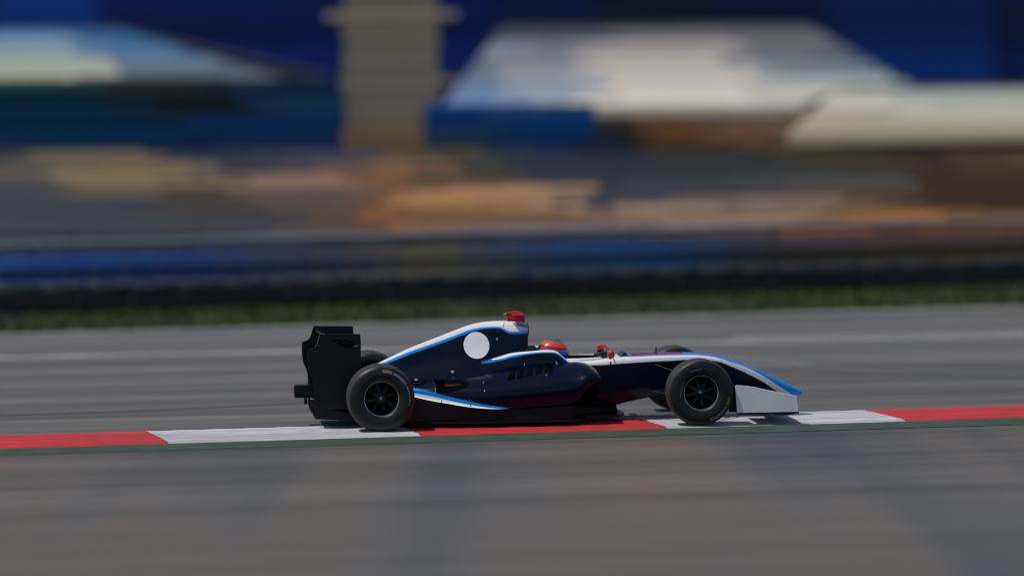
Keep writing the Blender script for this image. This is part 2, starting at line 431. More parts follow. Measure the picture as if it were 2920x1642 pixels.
# grey patches laid on both flanks, painting the shaded front of the airbox
def conform(name, outline, mat, bvh, parent, side=-1, off=.0025, n=14, push=None):
    """a patch laid onto a surface: outline in x-z, projected across the car"""
    xs = [p[0] for p in outline]; zs = [p[1] for p in outline]
    bm = bmesh.new()
    vs = [bm.verts.new((x, 0, z)) for x, z in outline]; bm.faces.new(vs)
    cx_, cz_ = (min(xs)+max(xs))/2, (min(zs)+max(zs))/2
    for k in range(1, n):
        x = min(xs)+(max(xs)-min(xs))*k/n
        bmesh.ops.bisect_plane(bm, geom=bm.verts[:]+bm.edges[:]+bm.faces[:], plane_co=(x, 0, 0), plane_no=(1, 0, 0))
        z = min(zs)+(max(zs)-min(zs))*k/n
        bmesh.ops.bisect_plane(bm, geom=bm.verts[:]+bm.edges[:]+bm.faces[:], plane_co=(0, 0, z), plane_no=(0, 0, 1))
    last = side*.2
    for v in bm.verts:
        hit = bvh.ray_cast(Vector((v.co.x, side*2, v.co.z)), Vector((0, -side, 0)))
        if hit[0] is not None: v.co = hit[0]+Vector((0, side*off, 0)) + (hit[1]*0)
        else: v.co.y = last
        last = v.co.y
    bmesh.ops.recalc_face_normals(bm, faces=bm.faces)
    me_ = bpy.data.meshes.new(name); bm.to_mesh(me_); bm.free(); me_.materials.append(M[mat])
    for p in me_.polygons: p.use_smooth = True
    o_ = bpy.data.objects.new(name, me_); C.objects.link(o_); o_.parent = parent
    return o_
for sd_ in (-1, 1):
    conform('roundel', [(1.018+.127*math.cos(a), .771+.129*math.sin(a)) for a in [2*math.pi*k/48 for k in range(48)]], 'roundel_white', bvh_ec, ec, sd_)
    conform('airbox_shade_patch', [(1.385, .985), (1.452, .903), (1.530, .903), (1.530, .965), (1.46, .982)], 'airbox_shade', bvh_ec, ec, sd_, n=8)
    conform('panel_seam', [(1.305, .998), (1.309, .998), (1.292, .945), (1.288, .945)], 'cavity', bvh_ec, ec, sd_, n=6)
    conform('fastener', [(1.223+.008*math.cos(a), .83+.016*math.sin(a)) for a in [2*math.pi*k/10 for k in range(10)]], 'bright_metal', bvh_ec, ec, sd_, n=2)
# red on-board camera housing on top of the airbox
mb = MB()
A = [(1.345, .99, .030), (1.338, 1.035, .034), (1.30, 1.062, .040), (1.332, 1.082, .050), (1.43, 1.096, .052), (1.508, 1.072, .046), (1.518, .99, .034)]
mb.add([(x, -y, z) for x, z, y in A]+[(x, y, z) for x, z, y in A], [tuple(range(7)), tuple(range(13, 6, -1))]+[(i, 7+i, 7+(i+1) % 7, (i+1) % 7) for i in range(7)])
tc_ = mb.build('camera_housing', 'red_paint', car, bevel=.008)
mb = MB(); mb.box(1.38, 1.50, -.11, .11, 1.052, 1.074); mb.build('camera_pod', 'red_paint', tc_, bevel=.008)

# chassis and nose in one shell
CZ = [(1.88, .625, .15, .335), (2.05, .607, .145, .325), (2.20, .613, .14, .305), (2.33, .625, .135, .292), (2.55, .637, .185, .272), (2.80, .644, .228, .250), (3.0, .646, .245, .232), (3.20, .642, .262, .212), (3.38, .622, .262, .190), (3.50, .598, .258, .172), (3.60, .574, .255, .160), (3.76, .513, .25, .142), (3.92, .445, .235, .125), (4.12, .350, .216, .105), (4.25, .283, .206, .088), (4.315, .245, .206, .062), (4.333, .225, .215, .02)]
secs = []
for x, a, b_, w_ in CZ:
    h = a-b_
    secs.append((x, [(0, a), (w_*.55, a-.001), (w_*.86, a-.006), (w_*.97, a-min(.03, h*.12)), (w_, a-min(.09, h*.3)), (w_*.98, a-h*.6), (w_*.90, b_+h*.14), (w_*.70, b_+h*.01), (0, b_)]))
ch = weld(loft(secs, 4, 4, cap0=True, cap1=True).build('chassis', 'livery_chassis', car, True, angle=60))
bvh_ch = BVHTree.FromPolygons([v.co for v in ch.data.vertices], [p.vertices for p in ch.data.polygons])
for sd_ in (-1, 1):
    conform('panel_seam', [(2.336, .55), (2.350, .55), (2.350, .622), (2.336, .622)], 'cavity', bvh_ch, ch, sd_, n=3)
    conform('panel_seam', [(3.478, .52), (3.482, .52), (3.482, .585), (3.478, .585)], 'cavity', bvh_ch, ch, sd_, n=3)
# red lettered strip on the top of the chassis
mb = MB(); mb.box(2.58, 3.12, -.10, .10, .640, .6485); mb.build('top_panel', 'red_paint', ch, bevel=.003)
# cockpit opening, its far rim and the screen
mb = MB(); ring = [(2.06+.30*math.cos(a), .205*math.sin(a), .6295-.012*math.cos(a)*0) for a in [2*math.pi*k/32 for k in range(32)]]
mb.add(ring, [tuple(range(32))]); mb.build('cockpit_opening', 'cavity', car)
mb = MB(); mb.tube([(2.06+.31*math.cos(a), .215*math.sin(a), .618+.008*math.cos(a)) for a in [R(-125)+R(250)*k/26 for k in range(27)]], .014, 8); mb.build('cockpit_rim', 'wing_white', car, True)
mb = MB(); mb.add([(2.46, -.15, .630), (2.55, -.10, .636), (2.55, .10, .636), (2.46, .15, .630), (2.50, -.12, .668), (2.525, -.07, .672), (2.525, .07, .672), (2.50, .12, .668)], [(0, 1, 5, 4), (1, 2, 6, 5), (2, 3, 7, 6), (0, 4, 7, 3), (4, 5, 6, 7), (0, 3, 2, 1)])
mb.build('windscreen', 'smoked_screen', car, bevel=.003)
mb = MB(); mb.tube([(2.845, 0, .63), (2.845, 0, .715)], .0065, 8); mb.build('antenna', 'carbon', car)

# cockpit sides (head protection) with the white rim
secs = []
for x, zr, yo, yi in [(.98, .590, .165, .12), (1.10, .622, .225, .18), (1.22, .660, .258, .205), (1.365, .697, .285, .205), (1.54, .713, .305, .205), (1.68, .723, .315, .205), (1.77, .717, .320, .21), (1.815, .702, .323, .212), (1.85, .671, .327, .22), (1.89, .636, .331, .225), (1.95, .608, .335, .23)]:
    secs.append((x, [(yi, .50), (yi+.005, zr-.04), (yi+.03, zr-.004), (yi+.055 if yo-yi > .08 else yi+.02, zr), (yo-.012, zr-.02), (yo, zr-.07), (yo+.010, zr-.12), (yo+.006, zr-.20)]))
cs = loft(secs, 5, 4).build('cockpit_side', 'livery_cockpit', car, True, angle=60)
bvh_cs = BVHTree.FromPolygons([v.co for v in cs.data.vertices], [p.vertices for p in cs.data.polygons])
mb = MB(); mb.add([(1.50, y, z) for y, z in ((-.19, .5), (.19, .5), (.17, .735), (-.17, .735))]+[(1.64, y, z) for y, z in ((-.19, .5), (.19, .5), (.15, .738), (-.15, .738))], [(0, 1, 2, 3), (7, 6, 5, 4), (0, 4, 5, 1), (1, 5, 6, 2), (2, 6, 7, 3), (3, 7, 4, 0)])
mb.build('headrest', 'carbon_matt', car, bevel=.02)
mb = MB(); mb.tube([(1.515, -.10, .60), (1.512, -.075, .72), (1.51, -.05, .83)], .022, 8); mb.tube([(1.515, .10, .60), (1.512, .075, .72), (1.51, .05, .83)], .022, 8); mb.build('roll_hoop', 'carbon', car, True)

# sidepods
SP = [(.22, .430, .305, .40, .26), (.35, .440, .300, .455, .27), (.52, .452, .266, .525, .28), (.68, .468, .239, .575, .29), (.89, .487, .205, .625, .30), (1.10, .508, .184, .655, .30), (1.30, .532, .182, .672, .30), (1.55, .562, .192, .682, .30), (1.76, .588, .205, .684, .30), (1.90, .602, .222, .682, .30), (1.98, .604, .262, .680, .30), (2.03, .600, .325, .676, .30), (2.09, .588, .372, .668, .30), (2.16, .556, .402, .654, .30), (2.195, .515, .415, .640, .30), (2.212, .46, .425, .62, .30)]
def pod_secs(sp):
    out = []
    for x, a, b_, yo, yi in sp:
        h = a-b_; wd = yo-yi; k = min(1, max(0, (x-.9)/.5)); q = k-(1-k)*.35      # slab-sided tail, tucked under further forward
        out.append((x, [(yi, a), (yi+wd*.35, a-h*.06), (yi+wd*.66, a-h*.20), (yi+wd*.90, a-h*.37), (yo, a-h*.55), (yo-wd*.02*q, a-h*.74), (yo-wd*.09*q, a-h*.93), (yo-wd*.14*q, b_), (yi, b_-.004)]))
    return out
pods = {}
for sd_ in (-1, 1):
    o = loft(pod_secs(SP), 4, 4, mirror=False, both=(sd_ == 1), cap0=True).build('sidepod', 'livery_sidepod', car, True, angle=60)
    pods[sd_] = o; me = o.data
    bv = BVHTree.FromPolygons([v.co for v in me.vertices], [p.vertices for p in me.polygons])
    # inlet mouth
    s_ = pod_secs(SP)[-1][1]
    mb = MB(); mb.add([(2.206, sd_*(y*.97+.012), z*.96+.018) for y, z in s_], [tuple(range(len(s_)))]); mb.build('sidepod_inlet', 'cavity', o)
    # five cooling gills with their fins
    for k in range(5):
        x = 1.335+.092*k; z = .487+.0165*k
        conform('gill', [(x-.060, z-.036), (x+.014, z-.022), (x+.030, z+.036), (x+.004, z+.040), (x-.040, z+.004)], 'cavity', bv, o, sd_, .003, 5)
        hit = bv.ray_cast(Vector((x+.03, sd_*2, z)), Vector((0, -sd_, 0)))
        y = hit[0].y if hit[0] else sd_*.5
        mb = MB(); mb.add([(x-.02, y+sd_*.004, z-.026), (x+.05, y+sd_*.012, z-.020), (x+.05, y+sd_*.004, z+.012), (x-.02, y-sd_*.03, z-.026), (x+.05, y-sd_*.03, z-.020), (x+.05, y-sd_*.04, z+.012)], [(0, 1, 2), (5, 4, 3), (0, 3, 4, 1), (1, 4, 5, 2), (2, 5, 3, 0)])
        mb.build('gill_fin', 'livery_sidepod', o)
    # exhaust recess and pipe
    conform('exhaust_recess', [(.565, .345), (.72, .355), (.84, .385), (.905, .425), (.87, .452), (.78, .468), (.565, .464)], 'cavity', bv, o, sd_, .003, 10)
    mb = MB(); y = sd_*.50
    mb.tube([(.64, sd_*.505, .400), (.72, sd_*.522, .404), (.82, sd_*.535, .412)], [.022, .022, .016], 12); mb.build('exhaust_pipe', 'copper_pipe', o, True)
    conform('panel_seam', [(.555, .32), (.560, .32), (.568, .455), (.563, .455)], 'bright_metal', bv, o, sd_, .003, 4)
    conform('panel_seam', [(1.036, .25), (1.039, .25), (1.039, .47), (1.036, .47)], 'carbon', bv, o, sd_, .0025, 6)
    conform('vent_slot', [(.345, .418), (.40, .404), (.52, .438), (.50, .446)], 'cavity', bv, o, sd_, .003, 4)
    for fx, fz in ((1.039, .366), (1.039, .44), (1.66, .5), (.62, .26), (.90, .222)):
        conform('fastener', [(fx+.006*math.cos(a), fz+.009*math.sin(a)) for a in [2*math.pi*k/8 for k in range(8)]], 'bright_metal' if fz > .3 else 'carbon', bv, o, sd_, .004, 2)
    conform('trim_line', [(2.10, .565), (2.155, .528), (2.185, .49), (2.192, .49), (2.165, .537), (2.11, .576)], 'red_paint', bv, o, sd_, .003, 5)
    for fx, fz in ((1.473, .587), (1.79, .603), (1.80, .590)):
        conform('fastener', [(fx+.007*math.cos(a), fz+.012*math.sin(a)) for a in [2*math.pi*k/8 for k in range(8)]], 'bright_metal', bvh_cs, cs, sd_, .003, 2)
    for fx, fz in ((.765, .52), (1.156, .558), (.404, .444)):
        conform('fastener', [(fx+.017*math.cos(a), fz+.012*math.sin(a)) for a in [2*math.pi*k/8 for k in range(8)]], 'bright_metal', bvh_ec, ec, sd_, .003, 2)

for sd_ in (-1, 1):  # dark panels added to paint the shade on the chassis below the inlet
    mb = MB(); mb.prism([(1.93, .20), (2.16, .19), (2.205, .30), (2.20, .415), (2.06, .40), (1.95, .30)], sd_*.40-.005, sd_*.40+.005); mb.build('inlet_shade_panel', 'cavity', car)
# floor, tray, splitter, diffuser
def taper(poly_lo, poly_hi, z0, z1):
    mb = MB(); n = len(poly_lo)
    mb.add([(x, y, z0 if not callable(z0) else z0(x)) for x, y in poly_lo]+[(x, y, z1 if not callable(z1) else z1(x)) for x, y in poly_hi], [tuple(range(n-1, -1, -1)), tuple(range(n, 2*n))]+[(i, (i+1) % n, n+(i+1) % n, n+i) for i in range(n)])
    return mb
fl = [(.30, -.62), (.95, -.705), (1.9, -.70), (2.05, -.62), (2.05, .62), (1.9, .70), (.95, .705), (.30, .62)]
taper(fl, fl, .048, .066).build('floor', 'carbon', car, bevel=.004)
def _tz(x): return .275 if x < .45 else (.232 if x < .7 else (.182 if x < 1.2 else (.186 if x < 1.7 else .205)))
tp = [(.32, -.46), (.60, -.55), (1.0, -.625), (1.5, -.64), (1.88, -.62), (1.95, -.55), (1.95, .55), (1.88, .62), (1.5, .64), (1.0, .625), (.60, .55), (.32, .46)]
taper([(x, y*1.02) for x, y in tp], tp, .064, _tz).build('floor_tray', 'carbon_matt', car, bevel=.006)
taper([(1.95, -.34), (2.42, -.30), (2.50, -.12), (2.50, .12), (2.42, .30), (1.95, .34)], [(1.95, -.34), (2.42, -.30), (2.50, -.12), (2.50, .12), (2.42, .30), (1.95, .34)], .045, .07).build('splitter', 'carbon', car)
mb = MB(); mb.add([(1.95, -.2, .07), (2.45, -.05, .07), (2.45, .05, .07), (1.95, .2, .07), (1.95, -.2, .22), (2.40, -.05, .22), (2.40, .05, .22), (1.95, .2, .22)], [(0, 1, 5, 4), (1, 2, 6, 5), (2, 3, 7, 6), (4, 5, 6, 7)]); mb.build('keel', 'carbon', car)
for sd_ in (-1, 1):
    mb = MB(); mb.prism([(.33, .06), (1.10, .10), (1.10, .182), (.87, .20), (.52, .26), (.345, .30)], sd_*.60-.006, sd_*.60+.006); mb.build('floor_side_plate', 'carbon', car, bevel=.003)
dz = [(-.62, -.45), (.30, -.52), (.30, .52), (-.62, .45)]
taper(dz, dz, lambda x: .19 if x < 0 else .055, lambda x: .21 if x < 0 else .075).build('diffuser', 'carbon', car)
for y in (-.45, -.30, -.15, .15, .30, .45):
    mb = MB(); mb.prism([(.25, .055), (-.62, .10), (-.64, .205), (.25, .075)], y-.004, y+.004); mb.build('diffuser_fin', 'carbon', car)
# gearbox, rear crash structure, rain light
mb = loft([(-.60, [(0, .40), (.05, .395), (.06, .33), (.05, .275), (0, .27)]), (-.30, [(0, .46), (.08, .45), (.10, .36), (.08, .26), (0, .25)]), (-.05, [(0, .50), (.07, .48), (.10, .38), (.10, .24), (0, .22)]), (.22, [(0, .50), (.06, .48), (.10, .40), (.12, .22), (0, .2)])], 4, 3)
weld(mb.build('gearbox', 'carbon_matt', car, True))
mb = MB(); mb.box(-.798, -.59, -.062, .062, .272, .398); mb.build('crash_structure', 'carbon', car, bevel=.008)
mb = MB(); mb.box(-.806, -.797, -.035, .035, .30, .37); mb.build('rain_light', 'red_light', car)
mb = MB()
mb.box(-.70, -.67, -.02, .02, .205, .272); mb.box(-.66, -.64, -.015, .015, .19, .272); mb.build('jack_hook', 'carbon', car)

# rear wing
def foil(x0, z0, x1, z1, th, half, camber=.0, n=14):
    """aerofoil between leading edge (x0,z0) and trailing edge (x1,z1)"""
    up, lo = [], []
    for k in range(n+1):
        s__ = k/n; t_ = th*(2.97*math.sqrt(max(s__, 0))-1.26*s__-3.5*s__**2+2.84*s__**3-1.04*s__**4)*.5
        x = x0+(x1-x0)*s__; z = z0+(z1-z0)*s__ - camber*4*s__*(1-s__)
        up.append((x, z+t_)); lo.append((x, z-t_))
    mb = MB(); mb.prism(up+lo[-2:0:-1], -half, half); return mb
arc = [(-.566, .943), (-.577, .915), (-.586, .887), (-.592, .862), (-.602, .836), (-.620, .812), (-.651, .794), (-.687, .788)]   # concave cut-out at the upper rear corner
ep = arc+[(-.690, .72), (-.688, .642), (-.677, .582), (-.651, .514), (-.634, .461), (-.630, .24), (-.58, .205), (-.30, .195), (-.20, .26), (-.172, .40), (-.166, .612), (-.166, .853), (-.169, .925), (-.178, .936)]
for sd_ in (-1, 1):
    mb = MB(); mb.prism(ep, sd_*.5-.009, sd_*.5+.009); e_ = mb.build('rear_wing_endplate', 'carbon', car, bevel=.004)
    for k, (xa, za, xb, zb_) in enumerate(((-.456, .882, -.232, .856), (-.415, .848, -.237, .826), (-.37, .822, -.25, .806))):
        mb = MB(); mb.prism([(xa, za), (xa+.04, za+.006), (xb, zb_+.006), (xb, zb_-.006), (xa+.05, za-.010)], sd_*.511-.0015, sd_*.511+.0015); mb.build('endplate_louvre', 'cavity', e_)
    mb = MB(); mb.prism([(-.242, .812), (-.195, .813), (-.193, .824), (-.232, .824)], sd_*.511-.0015, sd_*.511+.0015); mb.build('endplate_marking', 'mark_white', e_)
    mb = MB(); mb.tube([(-.566, sd_*.511, .938), (-.580, sd_*.511, .90), (-.592, sd_*.511, .855), (-.61, sd_*.511, .82)], .002, 6); mb.tube([(-.545, sd_*.511, .953), (-.525, sd_*.511, .938)], .005, 6); mb.build('endplate_marking', 'mark_white', e_)
    for px_, pz_ in ((-.57, .83), (-.582, .828), (-.64, .77), (-.625, .772), (-.61, .774)):
        mb = MB(); mb.lathe_y([(0, sd_*.0125), (.0035, sd_*.0125), (.0035, 0)], 8, c=(px_, sd_*.5, pz_)); mb.build('rivet', 'bright_metal', e_)
mb = foil(-.20, .815, -.46, .835, .03, .49, .03); mb.build('rear_wing_main_plane', 'carbon', car, True)
mb = foil(-.44, .860, -.565, .925, .02, .49, .012); mb.build('rear_wing_flap', 'carbon', car, True)
mb = foil(-.25, .40, -.55, .43, .03, .49, .02); mb.build('rear_beam_wing', 'carbon', car, True)
mb = MB(); mb.prism([(-.30, .44), (-.45, .44), (-.42, .82), (-.30, .82)], -.012, .012); mb.build('rear_wing_pylon', 'carbon', car, bevel=.004)

# front wing
fe = [(3.494, .384), (3.502, .393), (3.514, .397), (3.60, .389), (3.683, .376), (3.853, .336), (4.0, .302), (4.105, .279), (4.112, .272), (4.129, .121), (3.512, .121)]
for sd_ in (-1, 1):
    mb = MB(); mb.prism(fe, sd_*.88-.007, sd_*.88+.007); e_ = mb.build('front_wing_endplate', 'wing_white', car, bevel=.003)
    mb = MB(); mb.prism([(3.508, .120), (4.132, .120), (4.130, .108), (3.512, .106)], sd_*.88-.02, sd_*.88+.03); mb.build('foot_plate', 'carbon', e_)
    mb = MB(); mb.prism([(3.88, .10), (4.05, .10), (4.10, .24), (3.92, .30)], sd_*.085-.008, sd_*.085+.008); mb.build('front_wing_pylon', 'carbon', car, bevel=.003)
for sd_ in (-1, 1):
    mb = MB(); mb.prism([(3.445, .125), (3.53, .125), (3.56, .30), (3.53, .385), (3.455, .395), (3.44, .30)], sd_*.80-.006, sd_*.80+.006); mb.build('front_wing_fence', 'carbon', car, bevel=.002)
foil(4.11, .115, 3.86, .105, .02, .875, .012).build('front_wing_main_plane', 'carbon', car, True)
for sd_ in (-1, 1):
    for (xa, za, xb, zb_) in ((3.88, .125, 3.72, .165), (3.73, .18, 3.61, .235)):
        mb = foil(xa, za, xb, zb_, .012, .29, .01); mb.v = [(x, y+sd_*.58, z) for x, y, z in mb.v]; mb.build('front_wing_flap', 'wing_white' if za > .15 else 'carbon', car, True)

# wheels
def wheel(x, side, rear, first=None):
    w_ = .355 if rear else .285; yc = side*(.765 if rear else .79); Rr = .332 if rear else .330
    root_ = empty('wheel', (x, yc, Rr), 0, car)
    hw = w_/2
    # carcass: outer sidewall, shoulder, crowned tread, inner sidewall
    prof = [(.172, hw*.90), (.185, hw*.97), (.225, hw*1.02), (.262, hw*1.03), (.292, hw*.98), (.313, hw*.90)]
    tread = [(.313, hw*.90), (.324, hw*.78), (.3295, hw*.5), (.332, 0)]
    full = prof+tread[1:]+[(r, -y) for r, y in reversed(tread[:-1])]+[(r, -y) for r, y in reversed(prof[:-1])]+[(.165, -hw*.5), (.165, hw*.5), prof[0]]
    sc_ = Rr/.332
    mb = MB(); mb.lathe_y([(r*sc_, y) for r, y in full], 64)
    L = len(full)-1; i0, i1 = len(prof)-1, len(prof)+len(tread)*2-3
    mb.mi = [1 if i0 <= (k % L) < i1 else 0 for k in range(len(mb.f))]
    ty = mb.build('tyre', ['tyre_rubber', 'tread_rubber'], root_, True, angle=50)
    # painted rings of lettering on the outer sidewall
    s = side
    def sw(r): return np.interp(r, [.172, .185, .225, .262, .292, .313], [hw*.90, hw*.97, hw*1.02, hw*1.03, hw*.98, hw*.90])+.0012
    def mark(r0, r1, a0, a1, mat):
        mb = MB(); rr = np.linspace(r0, r1, 5); mb.lathe_y([(r, s*sw(r)) for r in rr], 20, a0=R(a0), a1=R(a1)); mb.build('sidewall_marking', mat, ty, True)
    if rear:
        mark(.258, .288, 88, 68, 'mark_yellow'); mark(.262, .284, 64, 30, 'mark_white'); mark(.266, .282, 26, -14, 'mark_white')
    else:
        mark(.268, .296, -8, -26, 'mark_yellow'); mark(.266, .296, -29, -72, 'mark_white')
        mark(.205, .213, 190, 146, 'mark_yellow'); mark(.192, .197, 186, 152, 'mark_white'); mark(.232, .238, 118, 88, 'mark_white')
    # rim: barrel, lip, seven spokes, hub and nut
    ho = s*hw*.84; hi_ = s*hw*.30
    mb = MB(); mb.lathe_y([(.175, ho), (.166, ho), (.160, s*hw*.6), (.155, -s*hw*.7), (.168, -s*hw*.85)], 48); rim = mb.build('rim', 'rim_metal', root_, True)
    mb = MB(); mb.lathe_y([(.162, s*hw*.80), (.166, s*hw*.90), (.1725, s*hw*.915), (.1745, s*hw*.86)], 48); mb.build('rim_lip', 'rim_lip', rim, True)
    mb = MB(); mb.lathe_y([(0, -s*hw*.1), (.158, -s*hw*.1)], 32); mb.build('brake_cover', 'cavity', rim)
    for k in range(8):
        a = 2*math.pi*(k+.3)/8; ca_, sa_ = math.cos(a), math.sin(a)
        mb = MB(); P = []
        for r, wd, y in ((.035, .020, hi_), (.09, .016, hi_*.8), (.135, .017, hi_*.95), (.160, .034, s*hw*.55)):
            for q in (-1, 1):
                for yy in (0, -s*.022): P.append((r*ca_-q*wd*sa_, y+yy, r*sa_+q*wd*ca_))
        f = []
        for j in range(3):
            b0, b1 = j*4, j*4+4
            f += [(b0, b0+2, b1+2, b1), (b0+1, b1+1, b1+3, b0+3), (b0, b1, b1+1, b0+1), (b0+2, b0+3, b1+3, b1+2)]
        mb.add(P, f+[(0, 1, 3, 2), (12, 14, 15, 13)]); mb.build('spoke', 'rim_metal', rim, bevel=.003)
    mb = MB(); mb.lathe_y([(0, hi_+s*.02), (.020, hi_+s*.022), (.030, hi_+s*.016), (.034, hi_), (.046, hi_-s*.004), (.050, hi_-s*.02)], 24); mb.build('hub_nut', 'hub_nut', rim, True)
    mb = MB(); mb.lathe_y([(0, hi_+s*.028), (.010, hi_+s*.028), (.012, hi_+s*.018)], 12); mb.build('axle_end', 'bright_metal', rim, True)
WB = 3.15
for side in (-1, 1):
    wheel(0, side, True); wheel(WB, side, False)
    s = side
    # suspension
    for (a, b_) in (((2.75, s*.22, .30), (WB+.01, s*.66, .22)), ((3.42, s*.17, .30), (WB-.01, s*.66, .22)), ((2.80, s*.23, .56), (WB+.01, s*.66, .43)), ((3.40, s*.18, .55), (WB-.01, s*.66, .43)), ((3.30, s*.18, .55), (WB, s*.64, .24))):
        mb = MB(); mb.tube([a, b_], .013, 8, flat=.5); mb.build('front_suspension_arm', 'carbon', car, True)
    for (a, b_) in (((.55, s*.22, .34), (.01, s*.60, .22)), ((-.25, s*.10, .30), (-.01, s*.60, .22)), ((.50, s*.20, .44), (.01, s*.60, .44)), ((-.20, s*.10, .42), (-.01, s*.60, .44)), ((0, s*.12, .33), (0, s*.60, .33))):
        mb = MB(); mb.tube([a, b_], .014, 8, flat=.5); mb.build('rear_suspension_arm', 'carbon', car, True)
    # mirror on its stalk
    mb = MB(); mb.prism([(2.300, .640), (2.322, .634), (2.362, .664), (2.360, .706), (2.330, .716), (2.302, .702)], s*.40-.055, s*.40+.055); mr = mb.build('mirror', 'red_paint', car, bevel=.008)
    mb = MB(); mb.box(2.302, 2.3055, s*.40-.048, s*.40+.048, .652, .692); mb.build('mirror_glass', 'visor', mr)
    mb = MB(); mb.tube([(2.34, s*.38, .655), (2.37, s*.30, .63), (2.38, s*.26, .61)], .008, 8, flat=.6); mb.build('mirror_stalk', 'wing_white', mr, True)
# red bracket above the steering wheel
mb = MB(); mb.tube([(2.335, .30, .62), (2.325, .31, .712), (2.355, .31, .708), (2.41, .31, .672)], .012, 8); mb.build('mirror_bracket', 'red_paint', car, True)
# steering wheel and column
mb = MB(); mb.tube([(2.30+.045*math.sin(a)*.35, .125*math.cos(a), .600+.062*math.sin(a)) for a in [2*math.pi*k/28 for k in range(29)]], .014, 8, caps=False)
mb.box(2.29, 2.305, -.07, .07, .575, .63); mb.build('steering_wheel', 'carbon_matt', car, True)

# ------------------------------------------------------------------ the driver
drv = empty('person', (CO[0], CO[1], .010), R(6.53)); drv.rotation_euler = car.rotation_euler
tag(drv, 'driver in an orange, red and blue helmet seated in the racing car', 'person')
def skin(name, verts, edges, radii, mat, parent, root=0, sub=2):
    me_ = bpy.data.meshes.new(name); me_.from_pydata(verts, edges, []); o_ = bpy.data.objects.new(name, me_); C.objects.link(o_); o_.parent = parent
    o_.modifiers.new('skin', 'SKIN'); sv = me_.skin_vertices[0].data if me_.skin_vertices else None
    if sv is None:
        bm = bmesh.new(); bm.from_mesh(me_); bm.verts.layers.skin.verify(); bm.to_mesh(me_); bm.free(); sv = me_.skin_vertices[0].data
    for i, r_ in enumerate(radii): sv[i].radius = (r_, r_) if not isinstance(r_, tuple) else r_; sv[i].use_root = (i == root) or (i in root if isinstance(root, (set, tuple)) else False)
    u = o_.modifiers.new('sub', 'SUBSURF'); u.levels = 1; u.render_levels = sub
    me_.materials.append(M[mat]); o_.modifiers['skin'].use_smooth_shade = True
    return o_
V = [(2.02, 0, .22), (1.90, 0, .32), (1.79, 0, .44), (1.765, 0, .52), (1.775, 0, .58), (1.79, 0, .66),
     (1.77, -.15, .50), (1.95, -.20, .42), (2.16, -.16, .52), (2.24, -.13, .585),
     (1.77, .15, .50), (1.95, .20, .42), (2.16, .16, .52), (2.24, .13, .585),
     (2.10, -.09, .21), (2.50, -.10, .33), (2.88, -.08, .30), (2.10, .09, .21), (2.50, .10, .33), (2.88, .08, .30)]
Ed = [(0, 1), (1, 2), (2, 3), (3, 4), (4, 5), (2, 6), (6, 7), (7, 8), (8, 9), (2, 10), (10, 11), (11, 12), (12, 13), (0, 14), (14, 15), (15, 16), (0, 17), (17, 18), (18, 19)]
Rd = [.12, .13, .13, .085, .06, .08, .065, .048, .038, .030, .065, .048, .038, .030, .085, .06, .045, .085, .06, .045]
skin('body', V, Ed, Rd, 'race_suit', drv)
# gloves: palm, four fingers curled round the wheel rim and a thumb
for s in (-1, 1):
    gv, ge, gr, roots = [], [], [], []
    def chain(pts, rs):
        n = len(gv); roots.append(n); gv.extend(pts); gr.extend(rs); ge.extend((n+i, n+i+1) for i in range(len(pts)-1))
    hx, hy, hz = 2.285, s*.128, .640
    chain([(2.235, s*.132, .585), (2.262, s*.136, .608), (hx-.005, s*.135, hz+.012)], [.030, .042, .044])
    for k, (dz_, ln) in enumerate(((.036, 1.), (.018, 1.08), (0, 1.02), (-.018, .85))):
        chain([(hx, s*.142, hz+dz_), (hx+.024*ln, s*.148, hz+dz_+.006), (hx+.040*ln, s*.135, hz+dz_+.004), (hx+.036*ln, s*.115, hz+dz_)], [.014, .0135, .012, .010])
    chain([(hx-.018, s*.125, hz+.018), (hx-.002, s*.105, hz+.045), (hx+.018, s*.095, hz+.052)], [.013, .011, .009])
    g = skin('glove', gv, ge, gr, 'glove_black', drv, tuple(roots), 2)
    mb = MB(); mb.tube([(2.222, s*.132, .574), (2.244, s*.133, .592)], .033, 14); mb.build('cuff', 'glove_trim', g, True)
# helmet with visor, chin bar and vents
hc = Vector((1.795, 0, .668))
bm = bmesh.new(); bmesh.ops.create_uvsphere(bm, u_segments=40, v_segments=26, radius=1)
for v in bm.verts:
    x, y, z = v.co
    fx = .160 if x > 0 else .164
    v.co = (x*fx*(1+.10*max(0, -z)*(x > 0)), y*.128, z*(.146 if z > 0 else .150))
    if z < -.55: v.co.z = -.150*.55-(-z-.55)*.06
    v.co.z -= .03*max(0, v.co.x)                               # leans forward
me_ = bpy.data.meshes.new('helmet'); bm.to_mesh(me_); bm.free(); me_.materials.append(M['helmet_paint'])
for p in me_.polygons: p.use_smooth = True
hm = bpy.data.objects.new('helmet', me_); C.objects.link(hm); hm.parent = drv; hm.location = hc
mb = MB(); v = []; nU, nV = 22, 7
for i in range(nV+1):
    ph = R(-34+i*54/nV)
    for j in range(nU+1):
        th = R(-68+j*136/nU)
        v.append((.1635*math.cos(ph)*math.cos(th), .1335*math.cos(ph)*math.sin(th), .150*math.sin(ph)-.03*.158*math.cos(th)-.004))
mb.add(v, [(i*(nU+1)+j, i*(nU+1)+j+1, (i+1)*(nU+1)+j+1, (i+1)*(nU+1)+j) for i in range(nV) for j in range(nU)]); mb.build('visor', 'visor', hm, True)
for s in (-1, 1):
    mb = MB(); mb.lathe_y([(0, s*.137), (.014, s*.136), (.018, s*.125)], 14, c=(.005, 0, -.005)); mb.build('visor_pivot', 'carbon', hm, True)
mb = MB(); mb.prism([(-.02, .140), (.05, .142), (.075, .128), (.02, .132)], -.02, .02); mb.build('helmet_vent', 'smoked_screen', hm, bevel=.004)

